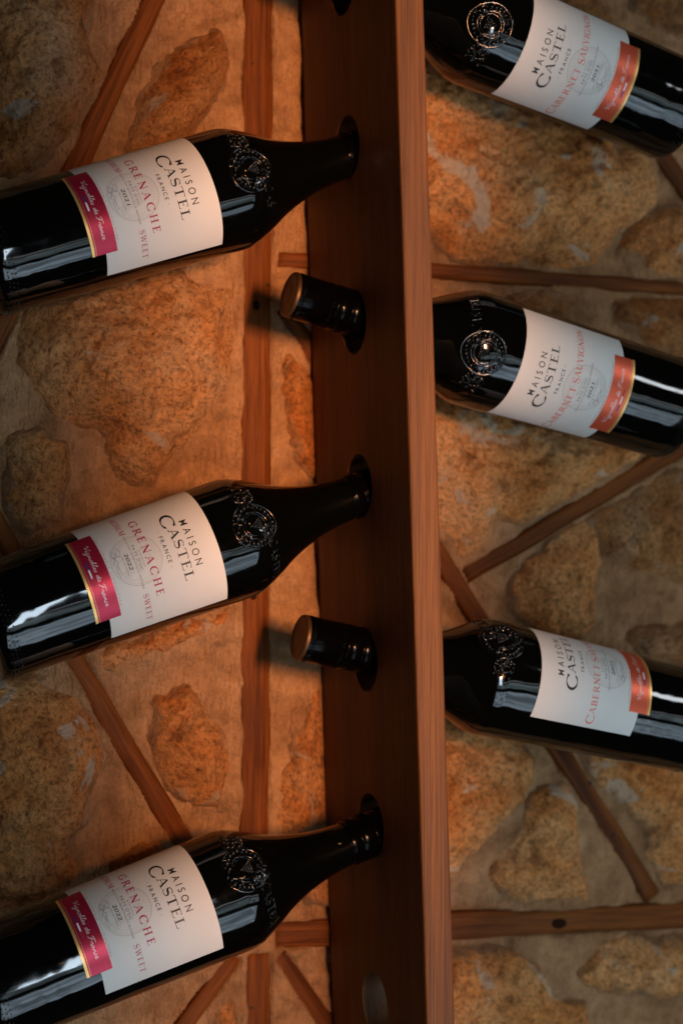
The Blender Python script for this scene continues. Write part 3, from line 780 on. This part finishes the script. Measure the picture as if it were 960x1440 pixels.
def relief_meshes():
    out = {}
    def ring(V, F, r, w, a0=0, a1=360, cx=CS, cv=CV):
        n = 44; tube3(V, F, [sp(cx + r * math.cos(math.radians(a0 + (a1-a0) * i / n)), cv + r * math.sin(math.radians(a0 + (a1-a0) * i / n)), -0.30) for i in range(n + 1)], w * MM)
    V, F = [], []
    ring(V, F, 14.5, .95); ring(V, F, 8.6, .75); ring(V, F, 6.8, .45)
    out['crest_ring'] = mesh('crest_ring', V, F, True)
    V, F = [], []
    rs = random.Random(3)
    for k in range(5):                                  # grapes in the middle of the crest
        for j in range(5 - k): ball(V, F, sp(CS - 3.2 + j * 1.7 + k * .85, CV + 3.5 - k * 1.5, .3), 1.05 * MM)
    for k in range(26):                                 # beads between the rings
        t = 2 * math.pi * k / 26; rr = 11.5 + rs.uniform(-1, 1); ball(V, F, sp(CS + rr * math.cos(t), CV + rr * math.sin(t), .1), rs.uniform(.9, 1.7) * MM)
    for k in range(30):                                 # bunch of grapes on the vine side
        ball(V, F, sp(CS - 14.5 - rs.uniform(0, 13), CV + rs.uniform(-4.5, 6.5), .05), rs.uniform(.8, 1.4) * MM)
    out['grape_bunch'] = mesh('grape_bunch', V, F, True)
    V, F = [], []
    for cx, cv, sz, rot in ((CS - 11, CV + 1, 5, .4), (CS - 6, CV - 9, 4.6, 1.2), (CS + 7, CV - 9, 4.6, 2.2), (CS - 20, CV - 2, 5.5, .2), (CS + 3, CV + 10, 4.2, 4.0), (CS + 11, CV + 3, 4.5, 3.0)):
        pts = []
        for i in range(26):                             # vine leaves
            t = 2 * math.pi * i / 25; r = sz * (.62 + .38 * abs(math.cos(2.5 * t))) ; pts.append(sp(cx + r * math.cos(t + rot) * .8, cv + r * math.sin(t + rot), -.25))
        tube3(V, F, pts, .75 * MM)
        for k in range(3): tube3(V, F, [sp(cx, cv, .15), sp(cx + sz * .7 * math.cos(rot + k * 1.26) * .8, cv + sz * .7 * math.sin(rot + k * 1.26), .15)], .3 * MM)
    tube3(V, F, [sp(CS - 26 + k * .6, CV + 2.5 * math.sin(k * .35), .1) for k in range(22)], .4 * MM)
    out['vine_leaves'] = mesh('vine_leaves', V, F, True)
    V, F = [], []
    ringpts = lambda r: [sp(CS + 7.5 + r * math.cos(t * math.pi / 10), CV + 6.5 + r * math.sin(t * math.pi / 10), .45) for t in range(21)]
    tube3(V, F, ringpts(3.1), .55 * MM); ball(V, F, sp(CS + 7.5, CV + 6.5, -1.2), 2.6 * MM, n=14, m=9)
    out['round_boss'] = mesh('round_boss', V, F, True)
    V, F = [], []
    x = CS + 13.0
    for ch in 'CASTEL':                                 # name moulded round the shoulder
        g, w = G(ch)
        for pts, _ in g:
            if len(pts) == 2 and abs(pts[0][0]-pts[1][0]) < .3 and abs(pts[0][1]-pts[1][1]) < .1: continue
            tube3(V, F, [sp(x + p[0] * 5.0, CV + 5.5 + p[1] * 6.0, -.1) for p in pts], .48 * MM, 6)
        x += (w + .2) * 5.0
    out['moulded_lettering'] = mesh('moulded_lettering', V, F, True)
    V, F = [], []
    for row in range(3):                                # stippled heel
        for k in range(70):
            t = 2 * math.pi * k / 70 + row * .03; ball(V, F, sp(t * RREF, 10.5 + row * 2.3, -.1), .55 * MM, n=6, m=4)
    out['heel_stipple'] = mesh('heel_stipple', V, F, True)
    for me in out.values(): me.materials.append(M['relief'])
    return out
MESH = dict(glass=glass_mesh(), cap=cap_mesh(), knurl=knurl_mesh(), top=cap_top_mesh())
RELIEF = relief_meshes()
SHEETS = {}
def bottle(key, year, label, cat, group):
    kind = key[0]
    B, a, e1, e2 = pose_frame(POSE[key])
    base = B + a * U0
    mw = Matrix(((e1.x, e2.x, a.x, base.x * MM), (e1.y, e2.y, a.y, base.y * MM), (e1.z, e2.z, a.z, base.z * MM + Z0), (0, 0, 0, 1)))
    r = empty('wine_bottle', mw); tag(r, label, cat, group)
    gl = link('glass', MESH['glass'], M['glass'], r)
    for nm in ('crest_ring', 'grape_bunch', 'vine_leaves', 'round_boss', 'moulded_lettering', 'heel_stipple'): link(nm, RELIEF[nm], None, gl)
    cp = link('screw_cap', MESH['cap'], M['cap'], r); link('knurling', MESH['knurl'], M['cap'], cp); link('cap_top', MESH['top'], M['cap_top'], cp)
    cp.location.z = {'R2': 0.002, 'R3': 0.0045}.get(key, 0.0)          # these two are screwed on a little less far
    if (kind, year) not in SHEETS: SHEETS[(kind, year)] = build_sheets(kind, year)
    S = SHEETS[(kind, year)]
    lb = link('label', S['label'], None, r); bn = link('band', S['band'], None, r)
    for nm, me in S.items():
        if nm in ('label', 'band'): continue
        link(nm, me, None, bn if nm in ('gold_edge', 'dotted_line', 'script_lettering', 'blue_stripe', 'white_stripe', 'red_stripe') else lb)
    return r
GL, GR = 'Grenache bottles hung by their necks', 'Cabernet Sauvignon bottles hung by their necks'
bottle('L1', '2021', 'dark wine bottle with cream Grenache label, crimson band and vintage year 2021', 'wine bottle', GL)
bottle('L2', '2022', 'Grenache bottle of vintage 2022 whose neck enters the board between two protruding screw caps', 'wine bottle', GL)
bottle('L3', '2022', 'Grenache bottle of vintage 2022 with its neck just above the empty hole', 'wine bottle', GL)
bottle('R1', '2021', 'dark Cabernet Sauvignon bottle with orange band, topmost of its three', 'wine bottle', GR)
bottle('R2', '2021', 'dark Cabernet Sauvignon bottle with orange band, middle one of its three', 'wine bottle', GR)
bottle('R3', '2021', 'Cabernet Sauvignon bottle rolled so its label faces upward, lowest of its three', 'wine bottle', GR)
